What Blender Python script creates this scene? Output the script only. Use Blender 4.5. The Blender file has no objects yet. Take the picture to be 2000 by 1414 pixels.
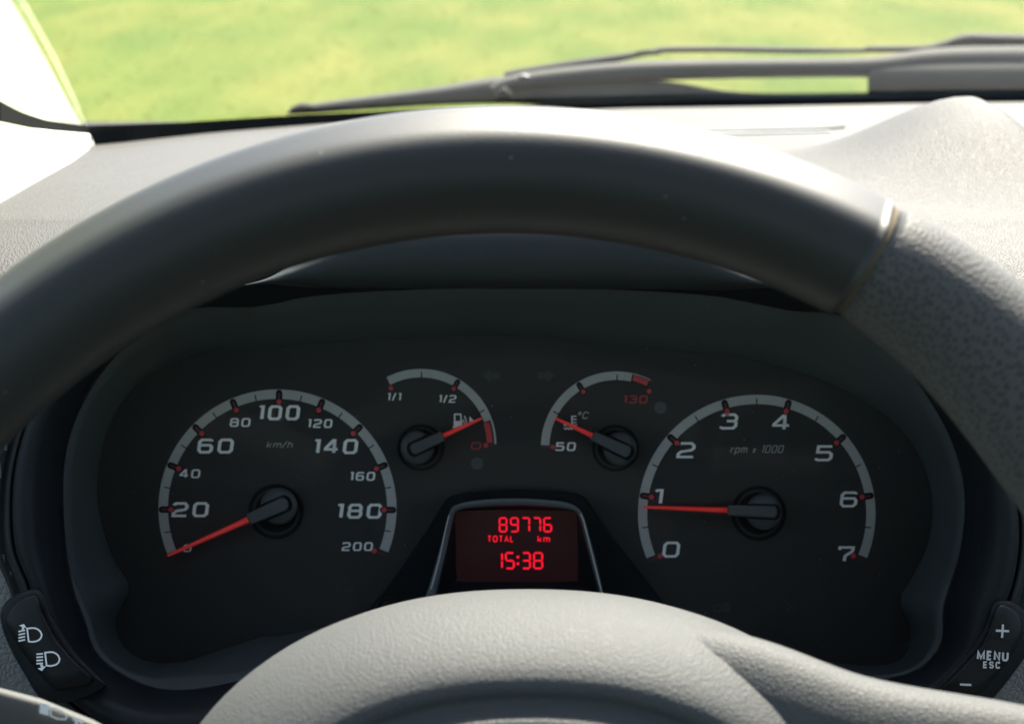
import bpy, math, random
import numpy as np
from mathutils import Vector, Matrix
random.seed(7); rng = np.random.default_rng(7)
R = math.radians
S = bpy.context.scene
COL = S.collection

# ------------------------------------------------------------------ camera
CAMZ = 1.35
PITCH = 20.0
cam_d = bpy.data.cameras.new("Camera"); cam = bpy.data.objects.new("Camera", cam_d); COL.objects.link(cam)
cam.location = (0, 0, CAMZ); cam.rotation_euler = (R(90 - PITCH), 0, 0)
cam_d.sensor_width = 36; cam_d.lens = 49.5
cam_d.clip_start = 0.01; cam_d.clip_end = 6000
cam_d.dof.use_dof = True; cam_d.dof.focus_distance = 0.468; cam_d.dof.aperture_fstop = 14.5
S.camera = cam
# ------------------------------------------------------------------ sky, sun, exposure
SUN_EL, SUN_AZ = 52.0, 20.0          # azimuth: degrees to the right of straight ahead
wd = bpy.data.worlds.new("World"); S.world = wd; wd.use_nodes = True
nt = wd.node_tree; bg = nt.nodes["Background"]
sky = nt.nodes.new("ShaderNodeTexSky"); sky.sky_type = 'NISHITA'; sky.sun_disc = False
sky.sun_elevation = R(SUN_EL); sky.sun_rotation = R(SUN_AZ); sky.air_density = 0.75; sky.dust_density = 2.5
nt.links.new(sky.outputs[0], bg.inputs[0]); bg.inputs[1].default_value = 0.11
sl = bpy.data.lights.new("Sun", 'SUN'); sl.energy = 3.9; sl.angle = R(0.5); sl.color = (1, .95, .86)
so = bpy.data.objects.new("Sun", sl); COL.objects.link(so)
sd = Vector((math.sin(R(SUN_AZ)) * math.cos(R(SUN_EL)), math.cos(R(SUN_AZ)) * math.cos(R(SUN_EL)), math.sin(R(SUN_EL))))
so.rotation_euler = sd.to_track_quat('Z', 'Y').to_euler()
so.location = sd * 50
S.view_settings.view_transform = 'Standard'; S.view_settings.look = 'None'
S.view_settings.exposure = 2.5; S.view_settings.gamma = 1.0
S.render.engine = 'CYCLES'
S.cycles.max_bounces = 10; S.cycles.transparent_max_bounces = 16
S.cycles.caustics_reflective = False; S.cycles.caustics_refractive = False
S.cycles.sample_clamp_indirect = 4.0

# ------------------------------------------------------------------ frames and helpers
RIG = Matrix.Translation((0, 0, CAMZ)) @ Matrix.Rotation(R(90 - PITCH), 4, 'X')
RIGR = RIG.to_3x3()
F = 2750.0
def P(x, y, d):
    """point of the dashboard seen at photo position x, y at distance d ahead (world)"""
    return RIG @ Vector(((x - 1000) / F * d, -(y - 707) / F * d, -d))
def RG(v): return RIG @ Vector(v)
def WC(x, y, z): return Vector((x, y, CAMZ + z))      # world, height relative to the eye
PM = {}
UVW = 56.0
def tag(o, label=None, cat=None, group=None, kind=None):
    if label: o['label'] = label
    if cat: o['category'] = cat
    if group: o['group'] = group
    if kind: o['kind'] = kind
    return o
def thing(name, label, cat, at, group=None, rig=True):
    o = bpy.data.objects.new(name, None); COL.objects.link(o); o.empty_display_size = .02
    m = Matrix.Translation(at) @ (RIGR.to_4x4() if rig else Matrix.Identity(4))
    o.location = at
    if rig: o.rotation_euler = (R(90 - PITCH), 0, 0)
    PM[o] = m
    return tag(o, label, cat, group)
def obj(name, verts, faces, mat, parent=None, smooth=False, bevel=0, sub=0, label=None, uv=None):
    vs = np.array([tuple(v) for v in verts], dtype=float)
    c = Vector((vs.min(0) + vs.max(0)) / 2)
    m = PM[parent] if parent is not None else Matrix.Identity(4)
    Ri = m.to_3x3().inverted()
    me = bpy.data.meshes.new(name)
    me.from_pydata([tuple(Ri @ (Vector(v) - c)) for v in vs], [], [tuple(int(i) for i in f) for f in faces])
    if uv is not None:
        ul = me.uv_layers.new(name='uv')
        for p_ in me.polygons:
            us = [uv[me.loops[l].vertex_index] for l in p_.loop_indices]; mx = max(u_[1] for u_ in us)
            for l, u_ in zip(p_.loop_indices, us): ul.data[l].uv = (u_[0], u_[1] + (UVW if mx - u_[1] > UVW * .6 else 0))
    me.update()
    if smooth: me.polygons.foreach_set('use_smooth', [True] * len(me.polygons))
    o = bpy.data.objects.new(name, me); COL.objects.link(o)
    if mat: me.materials.append(mat)
    if parent is not None:
        o.parent = parent; o.location = m.inverted() @ c
    else:
        o.location = c
    PM[o] = m @ Matrix.Translation(m.inverted() @ c)
    if bevel:
        b = o.modifiers.new('b', 'BEVEL'); b.width = bevel; b.segments = 3; b.limit_method = 'ANGLE'; b.angle_limit = R(35)
        for p in me.polygons: p.use_smooth = True
        w = o.modifiers.new('w', 'WEIGHTED_NORMAL')
    if sub:
        s = o.modifiers.new('s', 'SUBSURF'); s.levels = s.render_levels = sub
    if label: o['label'] = label
    return o
def loft(rings, close_first=False, close_last=False, closed=True, flip=False):
    n = len(rings[0]); V = [p for r in rings for p in r]; Fs = []
    for i in range(len(rings) - 1):
        for j in range(n if closed else n - 1):
            k = (j + 1) % n
            f = (i * n + j, i * n + k, (i + 1) * n + k, (i + 1) * n + j)
            Fs.append(f[::-1] if flip else f)
    if close_first: Fs.append(tuple(range(n))[::-1])
    if close_last: Fs.append(tuple((len(rings) - 1) * n + j for j in range(n)))
    return V, Fs
def merge(parts):
    V, Fs = [], []
    for v, f in parts:
        b = len(V); V += list(v); Fs += [tuple(i + b for i in q) for q in f]
    return V, Fs
def prism(poly, d0, d1):
    """solid from an outline in photo coordinates; d0 front distance, d1 back distance"""
    n = len(poly)
    a = sum(poly[i][0] * poly[(i + 1) % n][1] - poly[(i + 1) % n][0] * poly[i][1] for i in range(n))
    if a > 0: poly = poly[::-1]
    V = [P(x, y, d0) for x, y in poly] + [P(x, y, d1) for x, y in poly]
    Fs = [tuple(range(n)), tuple(range(2 * n - 1, n - 1, -1))]
    Fs += [(i, n + i, n + (i + 1) % n, (i + 1) % n) for i in range(n)]
    return V, Fs
def stroke(pts, w, d, th=.0002, closed=False, ys=1.0):
    """a flat stroke of width w (photo units) with mitred joins on the plane at distance d"""
    pts = [np.array((p[0], p[1] * ys), float) for p in pts]; n = len(pts)
    L, Rr = [], []
    for i in range(n):
        a = pts[(i - 1) % n] if (closed or i > 0) else None
        b = pts[(i + 1) % n] if (closed or i < n - 1) else None
        ds = []
        if a is not None: t = pts[i] - a; ds.append(t / (np.linalg.norm(t) + 1e-9))
        if b is not None: t = b - pts[i]; ds.append(t / (np.linalg.norm(t) + 1e-9))
        if len(ds) == 2:
            n0 = np.array([-ds[0][1], ds[0][0]]); n1 = np.array([-ds[1][1], ds[1][0]])
            m = n0 + n1; k = np.linalg.norm(m)
            if k < .3: m = n0; s = 1
            else: m = m / k; s = min(1 / max(np.dot(m, n0), .35), 1.9)
        else:
            m = np.array([-ds[0][1], ds[0][0]]); s = 1
        L.append(pts[i] + m * s * w / 2); Rr.append(pts[i] - m * s * w / 2)
    V, Fs = [], []
    for l, r in zip(L, Rr):
        l = (l[0], l[1] / ys); r = (r[0], r[1] / ys)
        V += [P(*l, d), P(*r, d), P(*l, d + th), P(*r, d + th)]
    for i in range(n if closed else n - 1):
        j = (i + 1) % n; a, b = 4 * i, 4 * j
        Fs += [(a, a + 1, b + 1, b), (a + 2, a, b, b + 2), (a + 1, a + 3, b + 3, b + 1)]
    if not closed:
        Fs += [(0, 2, 3, 1), (4 * n - 4, 4 * n - 3, 4 * n - 1, 4 * n - 2)]
    return V, Fs
def disc(cx, cy, r, d, th=.0002, n=28, r0=None):
    if r0 is None: return prism([(cx + r * math.cos(2 * math.pi * i / n), cy + r * math.sin(2 * math.pi * i / n)) for i in range(n)], d, d + th)
    rings = []
    for rr, dd in ((r0, d + th), (r0, d), (r, d), (r, d + th)):
        rings.append([P(cx + rr * math.cos(2 * math.pi * i / n), cy + rr * math.sin(2 * math.pi * i / n), dd) for i in range(n)])
    return loft(rings)
def catmull(pts, per=8, closed=True):
    pts = [np.array(p, float) for p in pts]; n = len(pts); out = []
    rg = range(n) if closed else range(n - 1)
    for i in rg:
        if closed: a, b, c, e = pts[(i - 1) % n], pts[i], pts[(i + 1) % n], pts[(i + 2) % n]
        else: a, b, c, e = pts[max(i - 1, 0)], pts[i], pts[i + 1], pts[min(i + 2, n - 1)]
        for k in range(per):
            t = k / per
            out.append(.5 * ((2 * b) + (-a + c) * t + (2 * a - 5 * b + 4 * c - e) * t * t + (-a + 3 * b - 3 * c + e) * t ** 3))
    if not closed: out.append(pts[-1])
    return out
def polar(outline, n=256, c=(1000., 950.)):
    """radius of a star-shaped outline sampled at n even angles about c"""
    q = np.array(catmull(outline, 10)) - np.array(c)
    a = np.unwrap(np.arctan2(q[:, 1], q[:, 0])); r = np.hypot(q[:, 0], q[:, 1])
    if a[-1] < a[0]: a, r = a[::-1], r[::-1]
    a0 = a[0]; a = np.concatenate([a - 2 * math.pi, a, a + 2 * math.pi]); r = np.concatenate([r, r, r])
    o = np.argsort(a); th = np.linspace(0, 2 * math.pi, n, endpoint=False) + a0
    th0 = np.mod(th, 2 * math.pi); idx = np.argsort(th0)
    rr = np.interp(th, a[o], r[o])
    # resample on a common set of angles
    base = np.linspace(0, 2 * math.pi, n, endpoint=False)
    return np.interp(base, np.concatenate([th0[idx] - 2 * math.pi, th0[idx], th0[idx] + 2 * math.pi]), np.tile(rr[idx], 3))
BASE = np.linspace(0, 2 * math.pi, 256, endpoint=False)
def ringpts(rad, c=(1000., 950.)): return [(c[0] + r * math.cos(t), c[1] + r * math.sin(t)) for r, t in zip(rad, BASE)]
def box(x0, x1, y0, y1, z0, z1):
    V = [WC(x, y, z) for x in (x0, x1) for y in (y0, y1) for z in (z0, z1)]
    return V, [(0, 1, 3, 2), (4, 6, 7, 5), (0, 4, 5, 1), (2, 3, 7, 6), (0, 2, 6, 4), (1, 5, 7, 3)]

# ------------------------------------------------------------------ materials
def newmat(name):
    m = bpy.data.materials.new(name); m.use_nodes = True
    return m, m.node_tree, m.node_tree.nodes['Principled BSDF']
def N(nt, t, **k):
    n = nt.nodes.new(t)
    for a, b in k.items():
        if a in n.inputs: n.inputs[a].default_value = b
        else: setattr(n, a, b)
    return n
def plastic(name, col, rough=.5, spec=.5, grain=0, gs=600, gstyle='cell', wear=.08, dust=0, poredark=0, coat=0):
    m, nt, p = newmat(name)
    tc = N(nt, 'ShaderNodeTexCoord'); L = nt.links.new
    geo = N(nt, 'ShaderNodeNewGeometry')
    ns = N(nt, 'ShaderNodeTexNoise'); ns.inputs['Scale'].default_value = 14; ns.inputs['Detail'].default_value = 5
    L(geo.outputs['Position'], ns.inputs['Vector'])
    mr = N(nt, 'ShaderNodeMapRange'); L(ns.outputs[0], mr.inputs[0])
    mr.inputs[3].default_value = rough - wear; mr.inputs[4].default_value = rough + wear
    L(mr.outputs[0], p.inputs['Roughness'])
    p.inputs['Specular IOR Level'].default_value = spec
    mix = N(nt, 'ShaderNodeMix', data_type='RGBA'); L(ns.outputs[0], mix.inputs[0])
    mix.inputs[6].default_value = (*[c * .85 for c in col], 1); mix.inputs[7].default_value = (*[c * 1.15 for c in col], 1)
    out = mix.outputs[2]
    if coat: p.inputs['Coat Weight'].default_value = coat; p.inputs['Coat Roughness'].default_value = .15
    if dust:
        dn = N(nt, 'ShaderNodeTexVoronoi'); dn.inputs['Scale'].default_value = 260; L(geo.outputs['Position'], dn.inputs['Vector'])
        lt = N(nt, 'ShaderNodeMath', operation='LESS_THAN'); L(dn.outputs['Distance'], lt.inputs[0]); lt.inputs[1].default_value = .06
        sep = N(nt, 'ShaderNodeSeparateColor'); L(dn.outputs['Color'], sep.inputs[0])
        gt = N(nt, 'ShaderNodeMath', operation='GREATER_THAN'); L(sep.outputs[0], gt.inputs[0]); gt.inputs[1].default_value = 1 - dust
        mu = N(nt, 'ShaderNodeMath', operation='MULTIPLY'); L(lt.outputs[0], mu.inputs[0]); L(gt.outputs[0], mu.inputs[1])
        m2 = N(nt, 'ShaderNodeMix', data_type='RGBA'); L(mu.outputs[0], m2.inputs[0]); L(out, m2.inputs[6]); m2.inputs[7].default_value = (.25, .24, .22, 1)
        out = m2.outputs[2]
    if grain:
        v = N(nt, 'ShaderNodeTexVoronoi'); v.inputs['Scale'].default_value = gs
        wob = N(nt, 'ShaderNodeTexNoise'); wob.inputs['Scale'].default_value = gs * .6
        L(geo.outputs['Position'], wob.inputs['Vector'])
        va = N(nt, 'ShaderNodeVectorMath', operation='MULTIPLY_ADD'); L(wob.outputs['Color'], va.inputs[0]); va.inputs[1].default_value = (.5 / gs,) * 3; L(geo.outputs['Position'], va.inputs[2])
        L(va.outputs[0], v.inputs['Vector'])
        b = N(nt, 'ShaderNodeBump'); b.inputs['Strength'].default_value = grain; b.inputs['Distance'].default_value = .0005
        if gstyle == 'pore': v.voronoi_dimensions = '2D'; v.inputs['Scale'].default_value = gs; v.inputs['Randomness'].default_value = .75; L(tc.outputs['UV'], v.inputs['Vector'])
        if gstyle == 'cell':
            v.feature = 'DISTANCE_TO_EDGE'
            h = N(nt, 'ShaderNodeMapRange'); L(v.outputs['Distance'], h.inputs[0]); h.inputs[2].default_value = .25
            L(h.outputs[0], b.inputs['Height'])
        else:
            h = N(nt, 'ShaderNodeMapRange'); L(v.outputs['Distance'], h.inputs[0]); h.inputs[1].default_value = .10; h.inputs[2].default_value = .36
            L(h.outputs[0], b.inputs['Height'])
            if poredark:
                m3 = N(nt, 'ShaderNodeMix', data_type='RGBA'); L(h.outputs[0], m3.inputs[0]); m3.inputs[6].default_value = (*[c * poredark for c in col], 1); L(out, m3.inputs[7]); out = m3.outputs[2]
        L(b.outputs[0], p.inputs['Normal'])
    else:
        fn = N(nt, 'ShaderNodeTexNoise'); fn.inputs['Scale'].default_value = 1800; fn.inputs['Detail'].default_value = 2
        L(geo.outputs['Position'], fn.inputs['Vector'])
        b = N(nt, 'ShaderNodeBump'); b.inputs['Strength'].default_value = .3; b.inputs['Distance'].default_value = .0002
        L(fn.outputs[0], b.inputs['Height']); L(b.outputs[0], p.inputs['Normal'])
    L(out, p.inputs['Base Color'])
    return m
def paint(name, col, rough=.6, emis=None, es=0):
    m, nt, p = newmat(name); L = nt.links.new
    geo = N(nt, 'ShaderNodeNewGeometry')
    ns = N(nt, 'ShaderNodeTexNoise'); ns.inputs['Scale'].default_value = 900; L(geo.outputs['Position'], ns.inputs['Vector'])
    mix = N(nt, 'ShaderNodeMix', data_type='RGBA'); L(ns.outputs[0], mix.inputs[0])
    mix.inputs[6].default_value = (*[c * .9 for c in col], 1); mix.inputs[7].default_value = (*[min(c * 1.1, 1) for c in col], 1)
    L(mix.outputs[2], p.inputs['Base Color'])
    p.inputs['Roughness'].default_value = rough
    if emis: p.inputs['Emission Color'].default_value = (*emis, 1); p.inputs['Emission Strength'].default_value = es
    return m
def glassmat(name, tint, gloss_rough=.0, fac=1.0):
    m = bpy.data.materials.new(name); m.use_nodes = True; nt = m.node_tree; nt.nodes.clear(); L = nt.links.new
    o = N(nt, 'ShaderNodeOutputMaterial'); mx = N(nt, 'ShaderNodeMixShader'); t = N(nt, 'ShaderNodeBsdfTransparent'); g = N(nt, 'ShaderNodeBsdfGlossy')
    fr = N(nt, 'ShaderNodeFresnel'); 
    ge = N(nt, 'ShaderNodeNewGeometry'); io = N(nt, 'ShaderNodeMapRange'); L(ge.outputs['Backfacing'], io.inputs[0])   # thin pane: the same from both sides
    io.inputs[3].default_value = 1.5; io.inputs[4].default_value = 1 / 1.5; L(io.outputs[0], fr.inputs[0])
    t.inputs[0].default_value = (*tint, 1); g.inputs['Roughness'].default_value = gloss_rough; g.inputs['Color'].default_value = (fac, fac, fac, 1)
    L(fr.outputs[0], mx.inputs[0]); L(t.outputs[0], mx.inputs[1]); L(g.outputs[0], mx.inputs[2]); L(mx.outputs[0], o.inputs[0])
    return m
M = dict(
    dash=plastic('dash_grained_plastic', (.034, .034, .033), .60, .27, grain=.42, gs=820, dust=.12),
    fascia=plastic('fascia_grained_plastic', (.19, .19, .18), .6, .25, grain=.6, gs=480),
    rim=plastic('rim_smooth_polyurethane', (.013, .0155, .0155), .5, .42, wear=.05, dust=.14),
    grip=plastic('rim_perforated_leather', (.066, .067, .065), .60, .25, grain=.34, gs=.78, gstyle='pore', poredark=.33),
    pad=plastic('airbag_grained_plastic', (.056, .059, .060), .62, .27, grain=.28, gs=850),
    seam=plastic('seam_edge', (.11, .09, .062), .8, .1),
    bezel=plastic('bezel_satin_plastic', (.011, .013, .0145), .5, .14, dust=.10),
    shroud=plastic('shroud_matt_plastic', (.066, .074, .072), .7, .2, dust=.08),
    hood=plastic('hood_satin_plastic', (.026, .030, .030), .45, .14),
    plate=plastic('dial_plate_matt', (.038, .036, .033), .8, .2, dust=.12),
    console=plastic('console_gloss_black', (.008, .010, .011), .5, .12, dust=.1),
    frame=plastic('display_frame_satin', (.11, .12, .122), .38, .5),
    dark=plastic('dark_recess', (.004, .005, .005), .7, .2),
    white=paint('dial_white_print', (.82, .80, .75)),
    grey=paint('dial_ring_print', (.38, .37, .335)),
    red=paint('dial_red_print', (.50, .035, .045)),
    redd=paint('dial_dim_red_print', (.10, .012, .016)),
    needle=paint('needle_orange_red', (.78, .038, .030), .4, emis=(1, .03, .02), es=.02),
    cap=plastic('needle_cap_plastic', (.055, .058, .058), .5, .4),
    faint=paint('unlit_lamp_print', (.030, .030, .030)),
    sensor=paint('unlit_lamp_disc', (.055, .056, .056)),
    button=plastic('button_black_plastic', (.006, .0065, .0065), .45, .22, dust=.06),
    stalk=plastic('stalk_plastic', (.075, .078, .076), .6, .2, wear=.05),
    icon=paint('icon_white', (.88, .87, .84)),
    icon_dim=paint('icon_grey', (.55, .56, .54)),
    lcd=paint('display_dark_red', (.018, .006, .008), .3, emis=(1, .12, .16), es=.0012),
    seg=paint('display_red_segments', (.3, .0, .0), .5, emis=(1, .006, .03), es=.19),
    frit=plastic('windscreen_black_band', (.006, .007, .007), .7, .08),
    rubber=plastic('wiper_rubber', (.022, .023, .022), .7, .15),
    wiper=plastic('wiper_painted_metal', (.060, .061, .058), .75, .12),
    trim=plastic('pale_pillar_trim', (.72, .70, .66), .6, .4),
    cream=plastic('cream_reflection_tint', (.66, .68, .46), .6, .3),  # cream tint imitates the yellowish reflection in the windscreen corner
    headliner=plastic('headliner', (.45, .44, .42), .9, .1),
    cabin=plastic('dark_cabin_trim', (.06, .06, .057), .7, .3),
    paint=plastic('white_body_paint', (.75, .75, .74), .3, .5, coat=.6),
    glass=glassmat('windscreen_glass', (.92, .92, .86)),
    lens=glassmat('cluster_lens', (.96, .97, .97), .06, .12),
)

# ------------------------------------------------------------------ ground and sky
def groundmat(name, blades=False):
    m, nt, p = newmat(name); L = nt.links.new
    geo = N(nt, 'ShaderNodeNewGeometry')
    a = N(nt, 'ShaderNodeTexNoise'); a.inputs['Scale'].default_value = 1.3; a.inputs['Detail'].default_value = 1.2; a.inputs['Roughness'].default_value = .55
    b = N(nt, 'ShaderNodeTexNoise'); b.inputs['Scale'].default_value = 2.6; b.inputs['Detail'].default_value = 3
    sc = N(nt, 'ShaderNodeVectorMath', operation='MULTIPLY'); L(geo.outputs['Position'], sc.inputs[0]); sc.inputs[1].default_value = (1, .3, 1)
    L(sc.outputs[0], a.inputs['Vector']); L(sc.outputs[0], b.inputs['Vector'])
    r = N(nt, 'ShaderNodeValToRGB'); L(a.outputs[0], r.inputs[0])
    e = r.color_ramp.elements; k = 1.0
    e[0].position = .34; e[0].color = (.066 * k, .098 * k, .020 * k, 1); e[1].position = .66; e[1].color = (.112 * k, .120 * k, .030 * k, 1)
    x = e.new(.5); x.color = (.086 * k, .108 * k, .024 * k, 1)
    mr = N(nt, 'ShaderNodeMapRange'); L(b.outputs[0], mr.inputs[0]); mr.inputs[1].default_value = .25; mr.inputs[2].default_value = .75; mr.inputs[3].default_value = .95; mr.inputs[4].default_value = 1.05
    hm = N(nt, 'ShaderNodeVectorMath', operation='SCALE'); L(r.outputs[0], hm.inputs[0]); L(mr.outputs[0], hm.inputs['Scale'])
    L(hm.outputs[0], p.inputs['Base Color']); p.inputs['Roughness'].default_value = .8
    p.inputs['Specular IOR Level'].default_value = .03
    return m
gm = groundmat('grass_field'); gb = groundmat('grass_blades')
tag(obj('ground', [(-2500, -2500, 0), (2500, -2500, 0), (2500, 2500, 0), (-2500, 2500, 0)], [(0, 1, 2, 3)], gm), 'sunlit green and yellow grass field beyond the windscreen', kind='structure')
nb = 25000
bx = rng.uniform(-5.5, 6.5, nb); by = rng.uniform(4.5, 16, nb); ba = rng.uniform(0, math.pi, nb)
bh = rng.uniform(.006, .015, nb); bw = rng.uniform(.003, .007, nb); lx = rng.normal(0, .02, nb); ly = rng.normal(0, .02, nb)
V = np.zeros((nb, 3, 3)); V[:, 0] = np.stack([bx - bw * np.cos(ba), by - bw * np.sin(ba), bx * 0], 1)
V[:, 1] = np.stack([bx + bw * np.cos(ba), by + bw * np.sin(ba), bx * 0], 1); V[:, 2] = np.stack([bx + lx, by + ly, bh], 1)
me = bpy.data.meshes.new('grass'); me.vertices.add(nb * 3); me.vertices.foreach_set('co', V.ravel())
me.loops.add(nb * 3); me.loops.foreach_set('vertex_index', np.arange(nb * 3)); me.polygons.add(nb)
me.polygons.foreach_set('loop_start', np.arange(nb) * 3); me.polygons.foreach_set('loop_total', np.full(nb, 3)); me.update()
me.materials.append(gb); go = bpy.data.objects.new('grass', me); COL.objects.link(go)
tag(go, 'short meadow grass blades growing ahead of the van', 'grass', kind='stuff')

# ------------------------------------------------------------------ dash surface profile (forward, up) as seen past the eye
PROF = [(.30, -.80), (.36, -.60), (.395, -.45), (.422, -.33), (.440, -.25), (.452, -.20), (.470, -.165), (.50, -.1475), (.56, -.142), (1.6, -.0955 - .083 * 1.6)]
PROF = [tuple(q) for q in catmull(PROF[:-1], 6, closed=False)] + [(y, -.0955 - .083 * y) for y in (.60, .66, .74, .84, .96, 1.1, 1.3, 1.6)]
_py, _pd = [], []
for f_, u_ in PROF:
    d_ = f_ * math.cos(R(PITCH)) - u_ * math.sin(R(PITCH)); y_ = f_ * math.sin(R(PITCH)) + u_ * math.cos(R(PITCH))
    _py.append(707 - F * y_ / d_); _pd.append(d_)
_py = np.array(_py); _pd = np.array(_pd); _o = np.argsort(_py)
def ddepth(y): return float(np.interp(y, _py[_o], _pd[_o]))
TX = [-1200, -200, 0, 180, 425, 700, 1000, 1250, 1500, 1750, 2000, 3400]; TY = [420, 340, 305, 285, 260, 237, 220, 212, 208, 203, 200, 196]
def T(x): return float(np.interp(x, TX, TY))

# outlines (photo coordinates of the visible edges)
LENS = [(118, 980), (122, 890), (148, 805), (195, 725), (255, 662), (330, 613), (400, 597), (470, 600), (530, 592), (600, 578), (750, 566), (1000, 560), (1250, 566), (1400, 577), (1480, 592), (1560, 607), (1640, 612), (1720, 655), (1790, 735), (1850, 830), (1883, 920), (1890, 1000), (1880, 1080), (1858, 1150), (1846, 1195), (1848, 1240), (1830, 1280), (1770, 1320), (1600, 1335), (1300, 1315), (1000, 1310), (750, 1315), (560, 1318), (480, 1328), (400, 1345), (330, 1350), (280, 1340), (220, 1310), (178, 1270), (162, 1215), (140, 1160), (125, 1080)]
MASK = [(190, 960), (200, 870), (235, 790), (300, 725), (400, 690), (600, 672), (800, 660), (1000, 655), (1200, 672), (1450, 700), (1600, 740), (1700, 790), (1770, 850), (1812, 930), (1822, 1000), (1810, 1070), (1780, 1130), (1755, 1172), (1772, 1205), (1780, 1245), (1765, 1285), (1720, 1300), (1600, 1290), (1400, 1260), (1200, 1240), (1000, 1240), (800, 1240), (640, 1225), (560, 1240), (480, 1247), (400, 1282), (330, 1297), (262, 1282), (228, 1240), (228, 1195), (255, 1148), (222, 1095), (200, 1030)]
OUTER = [(20, 1000), (25, 920), (45, 840), (80, 760), (150, 665), (250, 588), (370, 535), (480, 505), (600, 474), (800, 452), (1000, 446), (1200, 452), (1400, 480), (1520, 520), (1650, 580), (1780, 660), (1880, 760), (1950, 870), (1988, 980), (1995, 1050), (1985, 1130), (1960, 1200), (1930, 1260), (1860, 1335), (1780, 1425), (1600, 1480), (1000, 1520), (500, 1490), (390, 1470), (290, 1450), (180, 1405), (95, 1320), (60, 1160), (28, 1080)]
rL, rM, rO = polar(LENS), polar(MASK), polar(OUTER)
def ring(rad, d): return [P(x, y, d if not callable(d) else d(x, y)) for x, y in ringpts(rad)]

# ------------------------------------------------------------------ dashboard
dash = thing('dashboard', 'pale sunlit grained dashboard running under the windscreen around the instruments', 'dashboard', WC(0.1, .6, -.3), rig=False)
RI = RIG.inverted()
_bx = [P(x, T(x), ddepth(T(x))) for x in np.linspace(-1500, 3600, 120)]
_bX = np.array([v.x for v in _bx]); _bY = np.array([v.y for v in _bx]); _oo = np.argsort(_bX)
def ybase(x): return float(np.interp(x, _bX[_oo], _bY[_oo]))
front = [q for q in PROF if q[0] <= .5605]
def cut(v):
    q = RI @ v; px = 1000 + F * q.x / -q.z - 1000; py = 707 - F * q.y / -q.z - 950
    return math.hypot(px, py) < float(np.interp(math.atan2(py, px) % (2 * math.pi), np.append(BASE, 2 * math.pi), np.append(rO, rO[0]))) * 1.035
xs = np.concatenate([np.linspace(-.478, -.24, 30), np.linspace(-.238, .24, 220), np.linspace(.243, 1.018, 90)])
def sheet(rowf, nrow):
    V = [WC(x, *rowf(x, k)) for x in xs for k in range(nrow)]
    ins = [cut(v) for v in V]
    Fs = []
    for i in range(len(xs) - 1):
        for k in range(nrow - 1):
            f = (i * nrow + k, (i + 1) * nrow + k, (i + 1) * nrow + k + 1, i * nrow + k + 1)
            if not all(ins[q] for q in f): Fs.append(f)
    return V, Fs
kk = [i for i, q in enumerate(front) if q[0] < .4705][-1]
fine = []
for a, b in zip(front[:-1], front[1:]): fine += [(a[0] + (b[0] - a[0]) * t, a[1] + (b[1] - a[1]) * t) for t in (0, .33, .67)]
fine.append(front[-1]); kf = kk * 3
V, Fs = sheet(lambda x, k: fine[k], kf + 1)
obj('lower_fascia', V, Fs, M['fascia'], dash, smooth=True)
nt_ = len(fine) - kf
def toprow(x, k):
    if k < nt_: return fine[kf + k]
    y = .56 + (ybase(x) - .56) * (k - nt_ + 1) / 26; return (y, -.0955 - .083 * y)
V, Fs = sheet(toprow, nt_ + 26)
obj('dash_top', V, Fs, M['dash'], dash, smooth=True)
rings = [ring(rO * .992, .512), ring(rO * .996, .498), ring(rO * 1.002, .4925), ring(rO * 1.012, .4945), ring(rO * 1.02, .4990), ring(rO * 1.03, lambda x, y: min(ddepth(y) - .002, .512)), ring(rO * 1.045, lambda x, y: ddepth(y) + .0015), ring(rO * 1.06, lambda x, y: ddepth(y) + .008)]
V, Fs = loft(rings, flip=True)
obj('binnacle_collar', V, Fs, M['hood'], dash, smooth=True)
# raised pod at the centre of the dash
gx, gy = np.meshgrid(np.linspace(-.14, .16, 50), np.linspace(-.17, .14, 56), indexing='ij')
V = []
for i in range(50):
    for j in range(56):
        u, v = gx[i, j], gy[i, j]
        x = .238 + u - .10 * min(v, 0) * .2; y = .74 + v
        wl = .060 + .10 * max(-v, 0); wr = .024 + .10 * max(-v, 0)
        g = math.exp(-(abs(u) / (wl if u < 0 else wr)) ** 1.9) * (1 / (1 + math.exp((v - .05) / .02))) * (1 / (1 + math.exp((-v - .085) / .028)))
        V.append(WC(x, y, -.0955 - .083 * y - .0025 + .043 * g))
Fs = [(i * 56 + j, (i + 1) * 56 + j, (i + 1) * 56 + j + 1, i * 56 + j + 1) for i in range(49) for j in range(55)]
obj('raised_pod', V, Fs, M['dash'], dash, smooth=True)
# slot line on the dash
V, Fs = merge([prism([(1340, 262), (1360, 252), (1640, 246), (1650, 252), (1640, 256)], .905, .93)])
pts = []
def dashpt(x, y, up=.0): q = P(x, y, ddepth(y)); q.z += up; return q
def on_dash(poly, up, name, mat):
    n = len(poly); V = [dashpt(x, y, up) for x, y in poly] + [dashpt(x, y, -.004) for x, y in poly]
    Fs = [tuple(range(n)), tuple(range(2 * n - 1, n - 1, -1))] + [(i, n + i, n + (i + 1) % n, (i + 1) % n) for i in range(n)]
    return obj(name, V, Fs, mat, dash)
on_dash([(1350, 262), (1350, 255), (1500, 250), (1640, 247), (1650, 252), (1600, 256)], .0016, 'vent_slot', M['cabin'])
on_dash([(1350, 267), (1350, 263), (1480, 261), (1620, 258), (1620, 261)], .0012, 'slot_lip', M['frame'])
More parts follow.
